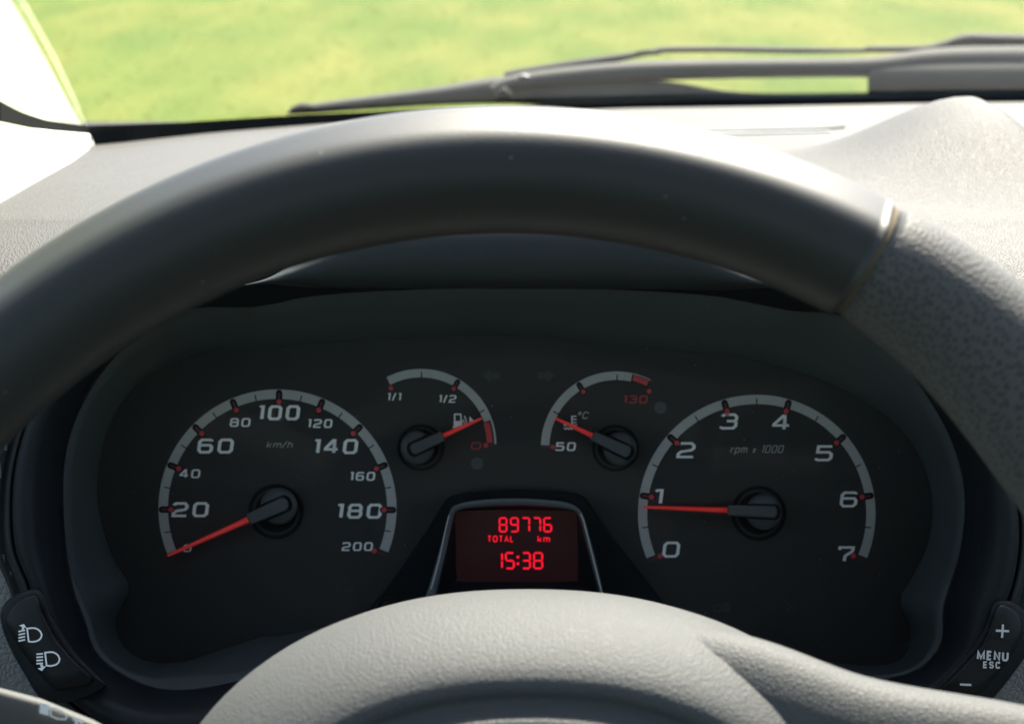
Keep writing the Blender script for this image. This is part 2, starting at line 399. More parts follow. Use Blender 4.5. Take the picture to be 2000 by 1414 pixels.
# pale end trim by the pillar (white in the sun)
tp = [(-260, 214, .93), (-60, 224, .90), (60, 246, .885), (120, 257, .88), (168, 263, .878), (182, 273, .872), (172, 289, .858), (140, 312, .84), (70, 350, .79), (0, 389, .75), (-120, 450, .68), (-400, 560, .60)]
tp = [q if i < 5 else (q[0], q[1], ddepth(q[1]) - .012) for i, q in enumerate(tp)]
n = len(tp); V = [P(*q) for q in tp] + [P(*q) - Vector((0, 0, .03)) for q in tp]
V = [v + Vector((0, 0, .004)) for v in V]
Fs = [tuple(range(n)), tuple(range(2 * n - 1, n - 1, -1))] + [(i, n + i, n + (i + 1) % n, (i + 1) % n) for i in range(n)]
obj('end_trim', V, Fs, M['trim'], dash, bevel=.002, label='white sunlit trim at the far left end of the dashboard')

# ------------------------------------------------------------------ instrument cluster
clu = thing('instrument_cluster', 'black instrument binnacle with four white ringed dials and a red digital display', 'instrument cluster', P(1000, 950, .56))
def mixr(a, b, t): return a * (1 - t) + b * t
rings = [ring(rO * .990, .512), ring(rO * .994, .497), ring(mixr(rO, rL, .04), .4900), ring(mixr(rO, rL, .14), .4870), ring(mixr(rO, rL, .30), .4872),
         ring(mixr(rO, rL, .50), .4905), ring(mixr(rO, rL, .72), .4970), ring(mixr(rO, rL, .90), .5060), ring(rL * .9985, .5150), ring(rL * .998, .5215)]
V, Fs = loft(rings, flip=True)
obj('bezel', V, Fs, M['bezel'], clu, smooth=True)
V, Fs = loft([ring(rL * 1.004, .5186), ring(rL * .994, .5184), ring(rL * .992, .5215)], flip=True)
obj('lens_gasket', V, Fs, M['dark'], clu, smooth=True)
rings = [ring(rL * 1.004, .5195), ring(rL * .985, .5205), ring(mixr(rL, rM, .35), .529), ring(mixr(rL, rM, .7), .541), ring(rM * 1.004, .5535), ring(rM, .5560), ring(rM * 1.0, .5600)]
V, Fs = loft(rings, flip=True)
obj('shroud', V, Fs, M['shroud'], clu, smooth=True)
V, Fs = loft([ring(rM * 1.02, .5590)], close_last=True); V2, F2 = loft([ring(rM * 1.02, .562)], close_first=True)
obj('dial_plate', *merge([(V, [Fs[0][::-1]]), (V2, F2)]), M['plate'], clu)
# protruding hood lip over the top of the bezel with soft ends
hl = []
top = [(478, 556, 3), (520, 545, 10), (560, 525, 32), (620, 490, 70), (720, 438, 122), (860, 424, 136), (1000, 418, 142), (1150, 424, 137), (1300, 446, 117), (1400, 498, 67), (1460, 532, 32), (1500, 548, 14), (1530, 562, 3)]
tc = catmull([(a, b, c) for a, b, c in top], 6, closed=False)
for (x, y, h) in tc:
    r_ = []
    for k in range(16):
        a = 2 * math.pi * k / 16
        r_.append(P(x, y + h * .48 + h * .55 * math.sin(a), .478 - .0 + .012 * -math.cos(a) * min(1, h / 30)))
    hl.append(r_)
V, Fs = loft(hl, True, True)
obj('hood_lip', V, Fs, M['hood'], clu, smooth=True)

PD = .5590
# ---- glyphs
c_ = .17
GL = {
 '0': (1, [([(c_, 0), (1 - c_, 0), (1, c_), (1, 1 - c_), (1 - c_, 1), (c_, 1), (0, 1 - c_), (0, c_)], True)]),
 '1': (.42, [([(-.1, .93), (.25, 1), (1, 1), (1, 0)], False)]),
 '2': (1, [([(0, .84), (0, .9), (.12, 1), (1 - c_, 1), (1, 1 - c_), (1, .64), (.86, .5), (.16, .38), (0, .22), (0, 0), (1.03, 0)], False)]),
 '3': (1, [([(0, .86), (.03, .93), (.13, 1), (1 - c_, 1), (1, 1 - c_), (1, .66), (.88, .53), (.34, .53)], False), ([(.8, .53), (.9, .52), (1, .4), (1, c_), (1 - c_, 0), (.1, 0), (0, .05), (0, .13)], False)]),
 '4': (1, [([(.74, .62), (.74, 0)], False), ([(.74, .3), (.70, 1.0), (.60, 1), (0, .36), (0, .28), (1.06, .28)], False)]),
 '5': (1, [([(1, 1), (.04, 1), (.02, .57), (1 - c_, .57), (1, .43), (1, c_), (1 - c_, 0), (.1, 0), (0, .05), (0, .13)], False)]),
 '6': (1, [([(.96, .88), (.94, .95), (.84, 1), (c_, 1), (0, 1 - c_), (0, c_), (c_, 0), (1 - c_, 0), (1, c_), (1, .42), (.87, .57), (.02, .57)], False)]),
 '7': (1, [([(0, .82), (0, 1), (1, 1), (1, .8), (.90, .66), (.52, .42), (.45, .30), (.45, 0)], False)]),
 '8': (1, [([(c_, 0), (1 - c_, 0), (1, c_), (1, .40), (.92, .53), (.98, .66), (.98, 1 - c_), (.98 - c_, 1), (c_, 1), (.02, 1 - c_), (.02, .66), (.08, .53), (0, .4), (0, c_)], True), ([(.06, .53), (.94, .53)], False)]),
 '/': (.5, [([(-.2, -.08), (1.0, 1.08)], False)]),
 'k': (.75, [([(0, 0), (0, 1)], False), ([(0, .3), (.3, .3), (1, .66)], False), ([(.35, .34), (1, 0)], False)]),
 'm': (1.2, [([(0, 0), (0, .66), (.9, .66), (1, .58), (1, 0)], False), ([(.5, .66), (.5, 0)], False)]),
 'h': (.75, [([(0, 0), (0, 1)], False), ([(0, .66), (.85, .66), (1, .56), (1, 0)], False)]),
 'r': (.6, [([(0, 0), (0, .56), (.15, .66), (1, .66)], False)]),
 'p': (.9, [([(0, -.33), (0, .66), (.85, .66), (1, .56), (1, .1), (.85, 0), (0, 0)], False)]),
 'x': (.6, [([(0, 0), (1, .6)], False), ([(0, .6), (1, 0)], False)]),
 'T': (.85, [([(0, 1), (1, 1)], False), ([(.5, 1), (.5, 0)], False)]),
 'O': (1, [([(.3, 0), (.7, 0), (1, .3), (1, .7), (.7, 1), (.3, 1), (0, .7), (0, .3)], True)]),
 'A': (.95, [([(0, 0), (.5, 1), (1, 0)], False), ([(.18, .33), (.82, .33)], False)]),
 'L': (.7, [([(0, 1), (0, 0), (1, 0)], False)]),
 'M': (1.15, [([(0, 0), (0, 1), (.5, .1), (1, 1), (1, 0)], False)]),
 'E': (.8, [([(1, 1), (0, 1), (0, 0), (1, 0)], False), ([(0, .52), (.9, .52)], False)]),
 'N': (.95, [([(0, 0), (0, 1), (1, 0), (1, 1)], False)]),
 'U': (.95, [([(0, 1), (0, .2), (.2, 0), (.8, 0), (1, .2), (1, 1)], False)]),
 'S': (.85, [([(1, .82), (.82, 1), (.2, 1), (0, .85), (0, .66), (.2, .53), (.8, .47), (1, .33), (1, .16), (.82, 0), (.2, 0), (0, .18)], False)]),
 'C': (.9, [([(1, .8), (.8, 1), (.22, 1), (0, .78), (0, .22), (.22, 0), (.8, 0), (1, .2)], False)]),
 '°': (.45, [([(.2, .62), (.8, .62), (1, .75), (1, .9), (.8, 1), (.2, 1), (0, .9), (0, .75)], True)]),
 ' ': (.55, []),
}
def text(s, cx, cy, w, h, sw, d, slant=.13, gap=.28, rot=0.0, vs=1.0):
    """stroke lettering centred on cx, cy, total width w and height h"""
    ws = [GL[ch][0] for ch in s]; tot = sum(ws) + gap * (len(s) - 1)
    u = (w - sw * len(s) * .0) / tot if len(s) > 1 else w / ws[0]
    x = cx - w / 2; out = []; ca, sa = math.cos(rot), math.sin(rot)
    for ch, gw in zip(s, ws):
        gwp = gw * u
        x0, x1 = x + sw / 2, x + gwp - sw / 2; hh = h - sw / vs
        for pl, cl in GL[ch][1]:
            pp = []
            for a, b in pl:
                X = x0 + a * (x1 - x0); Y = cy + hh / 2 - b * hh
                X += (cy - Y) * slant
                dx, dy = X - cx, Y - cy
                pp.append((cx + dx * ca - dy * sa, cy + dx * sa + dy * ca))
            out.append(stroke(pp, sw, d, closed=cl, ys=vs))
        x += gwp + gap * u
    return merge(out)
def arcband(cx, cy, r0, r1, a0, a1, d, th=.0002):
    n = max(6, int(abs(a1 - a0) / 2.2)); rings = []
    for i in range(n + 1):
        a = R(a0 + (a1 - a0) * i / n); s, c = math.sin(a), -math.cos(a)
        rings.append([P(cx + r0 * s, cy + r0 * c, d), P(cx + r1 * s, cy + r1 * c, d), P(cx + r1 * s, cy + r1 * c, d + th), P(cx + r0 * s, cy + r0 * c, d + th)])
    return loft(rings, True, True, flip=True)
def rad(cx, cy, r, a): return (cx + r * math.sin(R(a)), cy - r * math.cos(R(a)))
def capsule(p, q, w, d, th=.0002):
    p, q = np.array(p, float), np.array(q, float); t = q - p; L_ = math.atan2(t[1], t[0]); pts = []
    for k in range(9): a = L_ + math.pi / 2 + math.pi * k / 8; pts.append(tuple(p + w / 2 * np.array([math.cos(a), math.sin(a)])))
    for k in range(9): a = L_ - math.pi / 2 + math.pi * k / 8; pts.append(tuple(q + w / 2 * np.array([math.cos(a), math.sin(a)])))
    return prism(pts, d, d + th)
def dial(label, c, r0, r1, a0, a1, majors, minors, ends, s=1.0, ebase=0):
    o = obj('dial', *arcband(c[0], c[1], r0 - 2, r1 + 2, a0 - .4, a1 + .4, PD - .00012, .0001), M['plate'], clu, label=label)
    obj('scale_band', *arcband(c[0], c[1], r0, r1, a0, a1, PD - .0003), M['grey'], o)
    for a in majors:
        obj('tick_notch', *capsule(rad(*c, r0 - 8 * s, a), rad(*c, r1 - 7 * s, a), 13 * s, PD - .0004), M['dark'], o)
        obj('tick_mark', *capsule(rad(*c, r0 - 6 * s, a), rad(*c, r1 - 8 * s, a), 3.6 * s, PD - .00045), M['redd'], o)
        obj('tick_dot', *disc(*rad(*c, r0 - 6 * s, a), 5.2 * s, PD - .0005, n=16), M['red'], o)
    for a in minors:
        obj('tick_mark', *stroke([rad(*c, r0 - 1, a), rad(*c, r0 + (r1 - r0) * .62, a)], 2.4, PD - .0004), M['dark'], o)
    for a in ends:
        obj('tick_mark', *stroke([rad(*c, r0 - 8 * s, a), rad(*c, r1 - 1, a)], 3.0, PD - .0003), M['redd'], o)
        obj('tick_dot', *disc(*rad(*c, r0 - 8 * s, a), 5.2 * s, PD - .0005, n=16), M['red'], o)
    return o
def numerals(o, items, name='numeral', mat='white'):
    for s, cx, cy, w, h, sw in items: obj(name, *text(s, cx, cy, w, h, sw, PD - .0004, vs=1.35), M[mat], o)
sp = dial('speedometer dial marked from 0 to 200', (542, 993), 214, 232.5, -112.3, 111.5, [-90.5 + 22.7 * 0, -68, -45.3, -22.7, 0.8, 22.7, 45.3, 68, 90.7], [-102, -79.3, -56.6, -34, -11.2, 12.0, 34, 56.6, 79.3, 101.5], [113.6])
numerals(sp, [('100', 545, 806, 81, 29, 6.6), ('80', 469, 825, 40, 17, 3.9), ('120', 625, 827, 48, 17, 3.9), ('60', 421, 871, 70, 29, 6.6), ('140', 656, 872, 86, 29, 6.6),
              ('40', 371, 925, 40, 17, 3.9), ('160', 708, 930, 49, 17, 3.9), ('20', 372, 995, 71, 29, 6.6), ('180', 702, 998, 88, 29, 6.6), ('200', 698, 1067, 60, 17, 3.9), ('0', 366, 1070, 16, 15, 3)])
obj('unit_text', *text('km/h', 547, 868, 50, 13, 1.5, PD - .0004, slant=.35, gap=.3), M['grey'], sp)
ta = dial('rev counter dial marked from 0 to 7', (1478, 1003), 214, 232, -112, 111.8, [-81, -48.5, -16.2, 16.0, 48.4, 81], [-97, -64.7, -32.3, 0, 32.3, 64.7, 97], [-113.6, 113.6])
numerals(ta, [('0', 1311, 1073, 33, 31, 6.2), ('1', 1286, 970, 17, 30, 6.4), ('2', 1340, 879, 35, 31, 6.2), ('3', 1424, 823, 34, 31, 6.2), ('4', 1526, 825, 34, 31, 6.2), ('5', 1610, 885, 34, 31, 6.2), ('6', 1658, 975, 34, 31, 6.2), ('7', 1652, 1082, 32, 31, 6.2)])
obj('unit_text', *text('rpm x 1000', 1479, 877, 102, 15, 1.6, PD - .0004, slant=.3, gap=.3), M['grey'], ta)
fu = dial('fuel gauge marked from 1/1 down to 0', (822, 868), 131, 147.5, -27, 70.5, [30.5], [0.5, 61.5], [-28], s=.85)
obj('scale_band', *arcband(822, 868, 143.5, 147.5, 70.5, 89.5, PD - .0003), M['grey'], fu)
obj('reserve_band', *arcband(822, 868, 129, 140, 71.5, 88.5, PD - .0003), M['red'], fu)
obj('tick_dot', *disc(949, 870, 4.6, PD - .0005, n=16), M['red'], fu)
obj('tick_mark', *stroke([(949, 870), (971, 869)], 1.8, PD - .0004), M['redd'], fu)
numerals(fu, [('1/1', 770, 775, 27, 15, 3.2), ('1/2', 874, 779, 34, 15, 3.2)]); numerals(fu, [('0', 930, 870.5, 19, 14, 2.4)], mat='red')
# petrol pump symbol
obj('pump_icon', *merge([prism([(886, 822), (903, 822), (903, 835), (886, 835)], PD - .0004, PD - .0002), stroke([(888, 826), (888, 809), (900, 809), (901, 826)], 2.6, PD - .0004),
    stroke([(903, 820), (906, 822), (907, 828), (910, 829), (911, 822), (907, 812)], 1.8, PD - .0004), prism([(917, 813), (926, 822), (917, 832)], PD - .0004, PD - .0002), prism([(884, 833), (905, 833), (905, 836), (884, 836)], PD - .00045, PD - .0002)]), M['white'], fu)
te = dial('coolant temperature gauge marked from 50 to 130', (1204, 873), 131, 147.5, -88.5, 27, [-31.0], [-60.5, .5], [-90], s=.85)
obj('red_band', *arcband(1204, 873, 133, 144.0, 13.5, 26.2, PD - .00045), M['red'], te)
obj('red_band_edge', *arcband(1204, 873, 131, 145.5, 12.3, 27.2, PD - .0004), M['dark'], te)
obj('tick_dot', *disc(1268, 764, 4.6, PD - .0005, n=16), M['red'], te)
numerals(te, [('50', 1105, 872, 39, 17, 3.9)]); numerals(te, [('130', 1241, 780, 47, 15, 2.8)], mat='red')
obj('unit_text', *text('°C', 1139, 811, 21, 14, 2.0, PD - .0004, slant=.3), M['grey'], te)
wv = lambda y: [(1101 + k * 3.2, y + (1.6 if k % 2 else -1.6)) for k in range(9)]
obj('coolant_icon', *merge([stroke([(1117, 812), (1117, 831)], 2.6, PD - .0004), stroke([(1117, 813), (1126, 813)], 2, PD - .0004), stroke([(1117, 819), (1126, 819)], 2, PD - .0004), stroke([(1117, 825), (1126, 825)], 2, PD - .0004),
    stroke(wv(830), 2, PD - .0005), stroke(wv(837), 2, PD - .0005)]), M['white'], te)

# ---- needles
def needle(o, c, tip, rb, wb, wt, capw, capback, hubr, wellr, wellc):
    """o: dial; c: hub; tip: needle tip; rb: where the dark cover ends"""
    obj('needle_well_shade', *disc(*wellc, wellr, PD - .0003, n=48, r0=hubr * .6), M['dark'], o)  # flat black ring, paints the shadow of the well round the hub
    obj('well_ring', *disc(*wellc, wellr * .86, PD - .0006, .0004, n=48, r0=wellr * .76), M['plate'], o)
    c, tip = np.array(c, float), np.array(tip, float); t = (tip - c); Ln = np.linalg.norm(t); t /= Ln; nrm = np.array([-t[1], t[0]])
    # hub: lathed button
    rg = []
    for r_, dd in ((hubr * .9, PD), (hubr, PD - .003), (hubr * .985, PD - .0056), (hubr * .93, PD - .0066), (hubr * .5, PD - .007)):
        rg.append([P(c[0] + r_ * math.cos(2 * math.pi * i / 40), c[1] + r_ * math.sin(2 * math.pi * i / 40), dd) for i in range(40)])
    V, Fs = loft(rg, close_last=True, flip=True)
    Fs[-1] = Fs[-1][::-1]
    obj('hub', V, Fs, M['cap'], o, smooth=True)
    # orange needle with a ridge
    V = []
    for k, (s, w, dd) in enumerate(((rb - 10, wb, PD - .0062), (Ln * .8, (wb * .35 + wt * .65), PD - .0052), (Ln, wt, PD - .0046))):
        for a, e in ((-.5, 0), (-.28, -.0013), (.28, -.0013), (.5, 0), (.4, .0008), (-.4, .0008)):
            q = c + t * s + nrm * a * w; V.append(P(q[0], q[1], dd + e))
    Fs = []
    for k in range(2):
        for j in range(6): Fs.append((k * 6 + j, k * 6 + (j + 1) % 6, k * 6 + 6 + (j + 1) % 6, k * 6 + 6 + j))
    Fs += [(5, 4, 3, 2, 1, 0), (12, 13, 14, 15, 16, 17)]
    obj('needle', V, Fs, M['needle'], o)
    # dark cover with a gap collar
    def slab(s0, s1, w0, w1, d0, d1, rnd):
        pts = [c + t * s1 + nrm * w1 / 2, c + t * s1 - nrm * w1 / 2]
        for k in range(rnd + 1):
            a = math.pi * k / rnd; pts.append(c + t * (s0 - math.sin(a) * w0 * .35) - nrm * math.cos(a) * w0 / 2)
        return prism([tuple(p) for p in pts], d0, d1)
    obj('cover_gap', *slab(-capback - 4, rb * .62, capw * 1.3, capw * 1.25, PD - .0071, PD - .0066, 8), M['dark'], o)
    obj('needle_cover', *slab(-capback, rb, capw, capw * .86, PD - .0105, PD - .0062, 8), M['cap'], o, bevel=.0006)
needle(sp, (545, 988), (327, 1085), 66, 13, 5, 27, 10, 36, 54, (539, 999))
needle(ta, (1492, 999), (1257, 990), 71, 11.5, 5, 24, 18, 36, 54, (1482, 1002))
needle(fu, (815, 874), (941, 817), 56, 11, 5, 24, 6, 33, 46, (822, 874))
needle(te, (1211, 876), (1085, 817), 60, 11, 5, 24, 14, 33, 46, (1202, 875))

# ---- faint unlit lamps
lampf = lambda nm, g: obj(nm, *g, M['faint'], clu)
lampf('indicator_arrow', prism([(942, 733), (958, 720), (958, 727), (976, 727), (976, 740), (958, 740), (958, 747)], PD - .0002, PD))
lampf('indicator_arrow', prism([(1084, 733), (1068, 720), (1068, 727), (1050, 727), (1050, 740), (1068, 740), (1068, 747)], PD - .0002, PD))
lampf('warning_triangle', stroke([(655, 1153), (690, 1153), (672, 1122)], 1.5, PD - .0003, closed=True))
lampf('lamp_outline', stroke([(1395, 1096), (1425, 1096), (1425, 1112), (1395, 1112)], 1.5, PD - .0003, closed=True))
lampf('lamp_symbol', merge([stroke([(1395, 1182 + 0), (1408, 1180), (1408, 1192), (1395, 1194)], 3, PD - .0003, closed=True), prism([(1412, 1178), (1426, 1174), (1426, 1194), (1412, 1194)], PD - .0003, PD)]))
lampf('lamp_symbol', merge([stroke([(1536, 1176), (1554, 1192)], 3, PD - .0003), stroke([(1554, 1176), (1536, 1192)], 3, PD - .0003)]))
obj('sensor_disc', *disc(932, 905, 12, PD - .0003), M['sensor'], clu)
obj('sensor_disc', *disc(1290, 796, 12, PD - .0003), M['sensor'], clu)

# ---- central console with the red display
cO = [tuple(p) for p in catmull([(866, 985), (884, 968), (930, 960), (1010, 956), (1090, 960), (1132, 966), (1152, 985), (1190, 1042), (1245, 1112), (1300, 1180), (1330, 1225), (1320, 1250), (1000, 1252), (690, 1250), (680, 1225), (730, 1180), (778, 1118), (828, 1045)], 4)]
oF = [(826, 1178), (840, 1140), (862, 1060), (878, 1000), (896, 984), (940, 976), (1005, 973), (1070, 976), (1112, 983), (1136, 1000), (1152, 1050), (1170, 1120), (1182, 1178), (1182, 1200), (1000, 1204), (822, 1200)]
iF = [(850, 1170), (858, 1135), (872, 1075), (886, 1010), (898, 996), (940, 990), (1005, 987), (1070, 990), (1112, 996), (1130, 1008), (1142, 1050), (1160, 1120), (1172, 1172), (1168, 1182), (1000, 1186), (854, 1182)]
qF = [(896, 1126), (893, 1100), (892, 1060), (890, 1012), (896, 1000), (940, 997), (1005, 996), (1070, 997), (1118, 999), (1126, 1008), (1127, 1050), (1127, 1100), (1125, 1126), (1118, 1132), (1000, 1133), (902, 1132)]
cm = lambda q: catmull(q, 5)
o_, i_, q_ = cm(oF), cm(iF), cm(qF)
lr = lambda pts, d: [P(x, y, d) for x, y in pts]
V, Fs = loft([lr(o_, .5545), lr(o_, .5475), lr([a * .93 + b * .07 for a, b in zip(o_, i_)], .5462), lr([a * .3 + b * .7 for a, b in zip(o_, i_)], .5476), lr([a * .05 + b * .95 for a, b in zip(o_, i_)], .5480), lr(i_, .5486)], flip=False)
def ang(pts, n=120, c=(1005, 1090)):
    a = np.array([math.atan2(y - c[1], x - c[0]) for x, y in pts]); rr_ = np.array([math.hypot(x - c[0], y - c[1]) for x, y in pts]); o = np.argsort(a)
    b = np.linspace(-math.pi, math.pi, n, endpoint=False); a, rr_ = a[o], rr_[o]
    k = np.interp(b, np.concatenate([a - 2 * math.pi, a, a + 2 * math.pi]), np.tile(rr_, 3)); return [(c[0] + q * math.cos(t), c[1] + q * math.sin(t)) for q, t in zip(k, b)]
aO, aF = ang(cO), ang(o_)
cV, cF = loft([lr(aO, PD + .001), lr(aO, .5545), lr([(1005 + (x - 1005) * .992, 1090 + (y - 1090) * .992) for x, y in aO], .5537), lr([(1005 + (x - 1005) * .96, 1090 + (y - 1090) * .96) for x, y in aF], .5537), lr([(1005 + (x - 1005) * .96, 1090 + (y - 1090) * .96) for x, y in aF], .5560)])
obj('display_console', cV, cF, M['console'], clu)
dsp = obj('display', V, Fs, M['frame'], clu, smooth=True, label='red digital display showing mileage and the time')
V, Fs = loft([lr(i_, .5484), lr([a * .97 + b * .03 for a, b in zip(i_, q_)], .5500), lr(q_, .5580)])
obj('recess_wall', V, Fs, M['console'], dsp, smooth=True)
obj('frame_highlight', *stroke([(1134, 1003), (1139, 1014), (1150, 1056), (1164, 1112), (1176, 1160), (1177, 1180)], 1.8, .5458, .001), M['trim'], dsp)  # thin pale lines painted as highlights along the frame sides
obj('frame_highlight', *stroke([(877, 1006), (871, 1030), (858, 1092), (842, 1150)], 1.5, .5462, .001), M['trim'], dsp)
sx = [(x, y) for x, y in q_]
obj('screen', *prism([(889, 994), (1130, 994), (1130, 1136), (889, 1136)], .5575, .5586), M['lcd'], dsp)
SD = .5573
SEG = {'8': 'abcdefg', '9': 'abcdfg', '7': 'abc', '6': 'acdefg', '5': 'acdfg', '3': 'abcdg', '1': 'bc'}
def lcd(ch, x0, x1, y0, y1, w):
    g = w * .16; ym = (y0 + y1) / 2; xa, xb = x0 + w / 2, x1 - w / 2; ya, yb = y0 + w / 2, y1 - w / 2; out = []
    seg = {'a': ((xa, ya), (xb, ya)), 'd': ((xa, yb), (xb, yb)), 'g': ((xa, ym), (xb, ym)), 'f': ((xa, ya), (xa, ym)), 'e': ((xa, ym), (xa, yb)), 'b': ((xb, ya), (xb, ym)), 'c': ((xb, ym), (xb, yb))}
    for s in SEG[ch]:
        p, q = [np.array(v, float) for v in seg[s]]; t = (q - p) / np.linalg.norm(q - p); nn = np.array([-t[1], t[0]])
        p = p + t * g; q = q - t * g; h = w / 2
        out.append(prism([tuple(v) for v in (p, p + t * h * .7 + nn * h, q - t * h * .7 + nn * h, q, q - t * h * .7 - nn * h, p + t * h * .7 - nn * h)], SD, SD + .0001))
    return merge(out)
for ch, x0, x1 in (('8', 974, 991), ('9', 996, 1013.5), ('7', 1018, 1035.5), ('7', 1040, 1057), ('6', 1061, 1078.5)):
    obj('mileage_digit', *lcd(ch, x0, x1, 1009.5, 1039.5, 3.5), M['seg'], dsp)
for ch, x0, x1 in (('5', 986, 1005.5), ('3', 1018.5, 1037), ('8', 1041, 1061)):
    obj('clock_digit', *lcd(ch, x0, x1, 1077.5, 1111.5, 3.9), M['seg'], dsp)
obj('clock_digit', *lcd('1', 970, 982.5, 1077.5, 1111.5, 3.9), M['seg'], dsp)
obj('clock_colon', *merge([prism([(1009, 1085), (1014, 1085), (1014, 1090), (1009, 1090)], SD, SD + .0001), prism([(1009, 1098), (1014, 1098), (1014, 1103), (1009, 1103)], SD, SD + .0001)]), M['seg'], dsp)
obj('display_text', *text('TOTAL', 977.5, 1052, 51, 13, 2.0, SD, slant=0, gap=.26), M['seg'], dsp)
obj('display_text', *text('km', 1062, 1052, 24, 13, 2.0, SD, slant=0, gap=.3), M['seg'], dsp)
# trip button recess left of the display
obj('trip_button', *merge([disc(757, 1187, 23, .5528, .003, r0=18), disc(762, 1186, 15, .5534, .002)]), M['button'], clu, bevel=.0004)
# lens over the dials
V, Fs = loft([ring(rL * .990, lambda x, y: .498 + .030 * (y - 560) / 780)], close_last=True)
obj('lens', V, [Fs[0][::-1]], M['lens'], clu)

# ------------------------------------------------------------------ switches in the bezel corners
def solid_button(parent, name, poly, d0, h, mat, inset, per=5):
    """pillow-shaped key: outline on the bezel at d0, top h nearer"""
    q = catmull(poly, per); c = sum(q) / len(q); rg = []
    for k, hh in ((1.0, -.006), (1.0, 0.0), (.985, h * .55), (.95, h * .85), (.86, h * .98), (.6, h * 1.02), (.25, h * 1.03)):
        pts = []
        for p in q:
            v = p - c; L_ = np.linalg.norm(v); s = (1 - (1 - k) * inset / max(L_, 1) * 4) if k > .84 else k * (1 - (1 - .86) * inset / max(L_, 1) * 4) / .86
            pts.append(c + v * s)
        rg.append([P(x, y, d0 - hh) for x, y in pts])
    a = sum(q[i][0] * q[(i + 1) % len(q)][1] - q[(i + 1) % len(q)][0] * q[i][1] for i in range(len(q)))
    V, Fs = loft(rg, close_last=True, flip=a > 0)
    if a > 0: Fs[-1] = Fs[-1][::-1]
    return obj(name, V, Fs, M[mat], parent, smooth=True)
sw = thing('headlight_level_switch', 'black headlamp levelling rocker switch at the lower left corner of the binnacle', 'switch', P(95, 1250, .49))
solid_button(sw, 'housing', [(2, 1215), (4, 1186), (24, 1165), (62, 1150), (84, 1158), (104, 1205), (150, 1275), (200, 1328), (205, 1342), (170, 1362), (120, 1372), (80, 1364), (50, 1320), (18, 1262)], .488, .006, 'bezel', 10)
solid_button(sw, 'rocker', [(13, 1222), (13, 1200), (28, 1177), (58, 1160), (72, 1163), (82, 1192), (112, 1245), (150, 1293), (182, 1325), (172, 1338), (140, 1346), (108, 1346), (80, 1318), (44, 1276)], .484, .0062, 'button', 14)
ID = .4772
def lamp_icon(x, y, down):
    o = [stroke([(x - 11, y - 12), (x - 3, y - 13), (x + 4, y - 13), (x + 10, y - 10.5), (x + 15, y - 6), (x + 17.5, y + 0), (x + 16, y + 6), (x + 12, y + 10.5), (x + 6, y + 13), (x - 1, y + 14), (x - 8, y + 13)], 3.3, ID, closed=True)]
    for k in range(4):
        yy = y - 6 + k * 6.2; o.append(stroke([(x - 28, yy + (0 if not down else -3)), (x - 15, yy - 3 + (0 if not down else -1))], 3, ID, .0002))
    if not down:
        o += [prism([(x - 27, y - 18), (x - 17, y - 21), (x - 12, y - 13), (x - 17, y - 14), (x - 17, y - 8), (x - 22, y - 7), (x - 21, y - 15)], ID, ID + .0002)]
    else:
        o += [prism([(x - 17, y + 24), (x - 9, y + 14), (x - 14, y + 15), (x - 16, y + 10), (x - 21, y + 11), (x - 19, y + 17), (x - 26, y + 19)], ID, ID + .0002)]
    return merge(o)
obj('beam_up_icon', *lamp_icon(64, 1239, False), M['icon'], sw)
obj('beam_down_icon', *lamp_icon(99, 1286, True), M['icon'], sw)
ms = thing('menu_switch', 'black plus and minus menu button strip at the lower right corner of the binnacle', 'switch', P(1920, 1270, .49))
solid_button(ms, 'housing', [(1968, 1172), (1990, 1182), (2016, 1210), (2020, 1250), (1990, 1300), (1935, 1368), (1880, 1400), (1830, 1395), (1822, 1350), (1850, 1318), (1898, 1262), (1928, 1215), (1940, 1178)], .488, .005, 'bezel', 10)
solid_button(ms, 'key_strip', [(1950, 1180), (1972, 1183), (1990, 1198), (1998, 1222), (1994, 1248), (1972, 1290), (1935, 1338), (1905, 1362), (1870, 1368), (1838, 1350), (1850, 1332), (1890, 1290), (1920, 1250), (1938, 1210)], .484, .0060, 'button', 12)
obj('plus_sign', *merge([stroke([(1945, 1231), (1971, 1232)], 4.4, ID), stroke([(1959, 1219), (1957, 1245)], 4.4, ID - .0001)]), M['icon_dim'], ms)
obj('menu_text', *text('MENU', 1939, 1280, 62, 19, 4.2, ID, slant=0, gap=.22, rot=.05), M['icon_dim'], ms)
obj('menu_text', *text('ESC', 1937, 1298, 34, 13.5, 3.0, ID, slant=0, gap=.28, rot=.03), M['icon_dim'], ms)
obj('minus_sign', *stroke([(1875, 1336), (1897, 1337)], 4.2, ID), M['icon_dim'], ms)
obj('key_joint', *stroke([(1922, 1233), (1940, 1243), (1960, 1250), (1980, 1258)], 1.0, ID + .0001, .0003), M['dark'], ms)

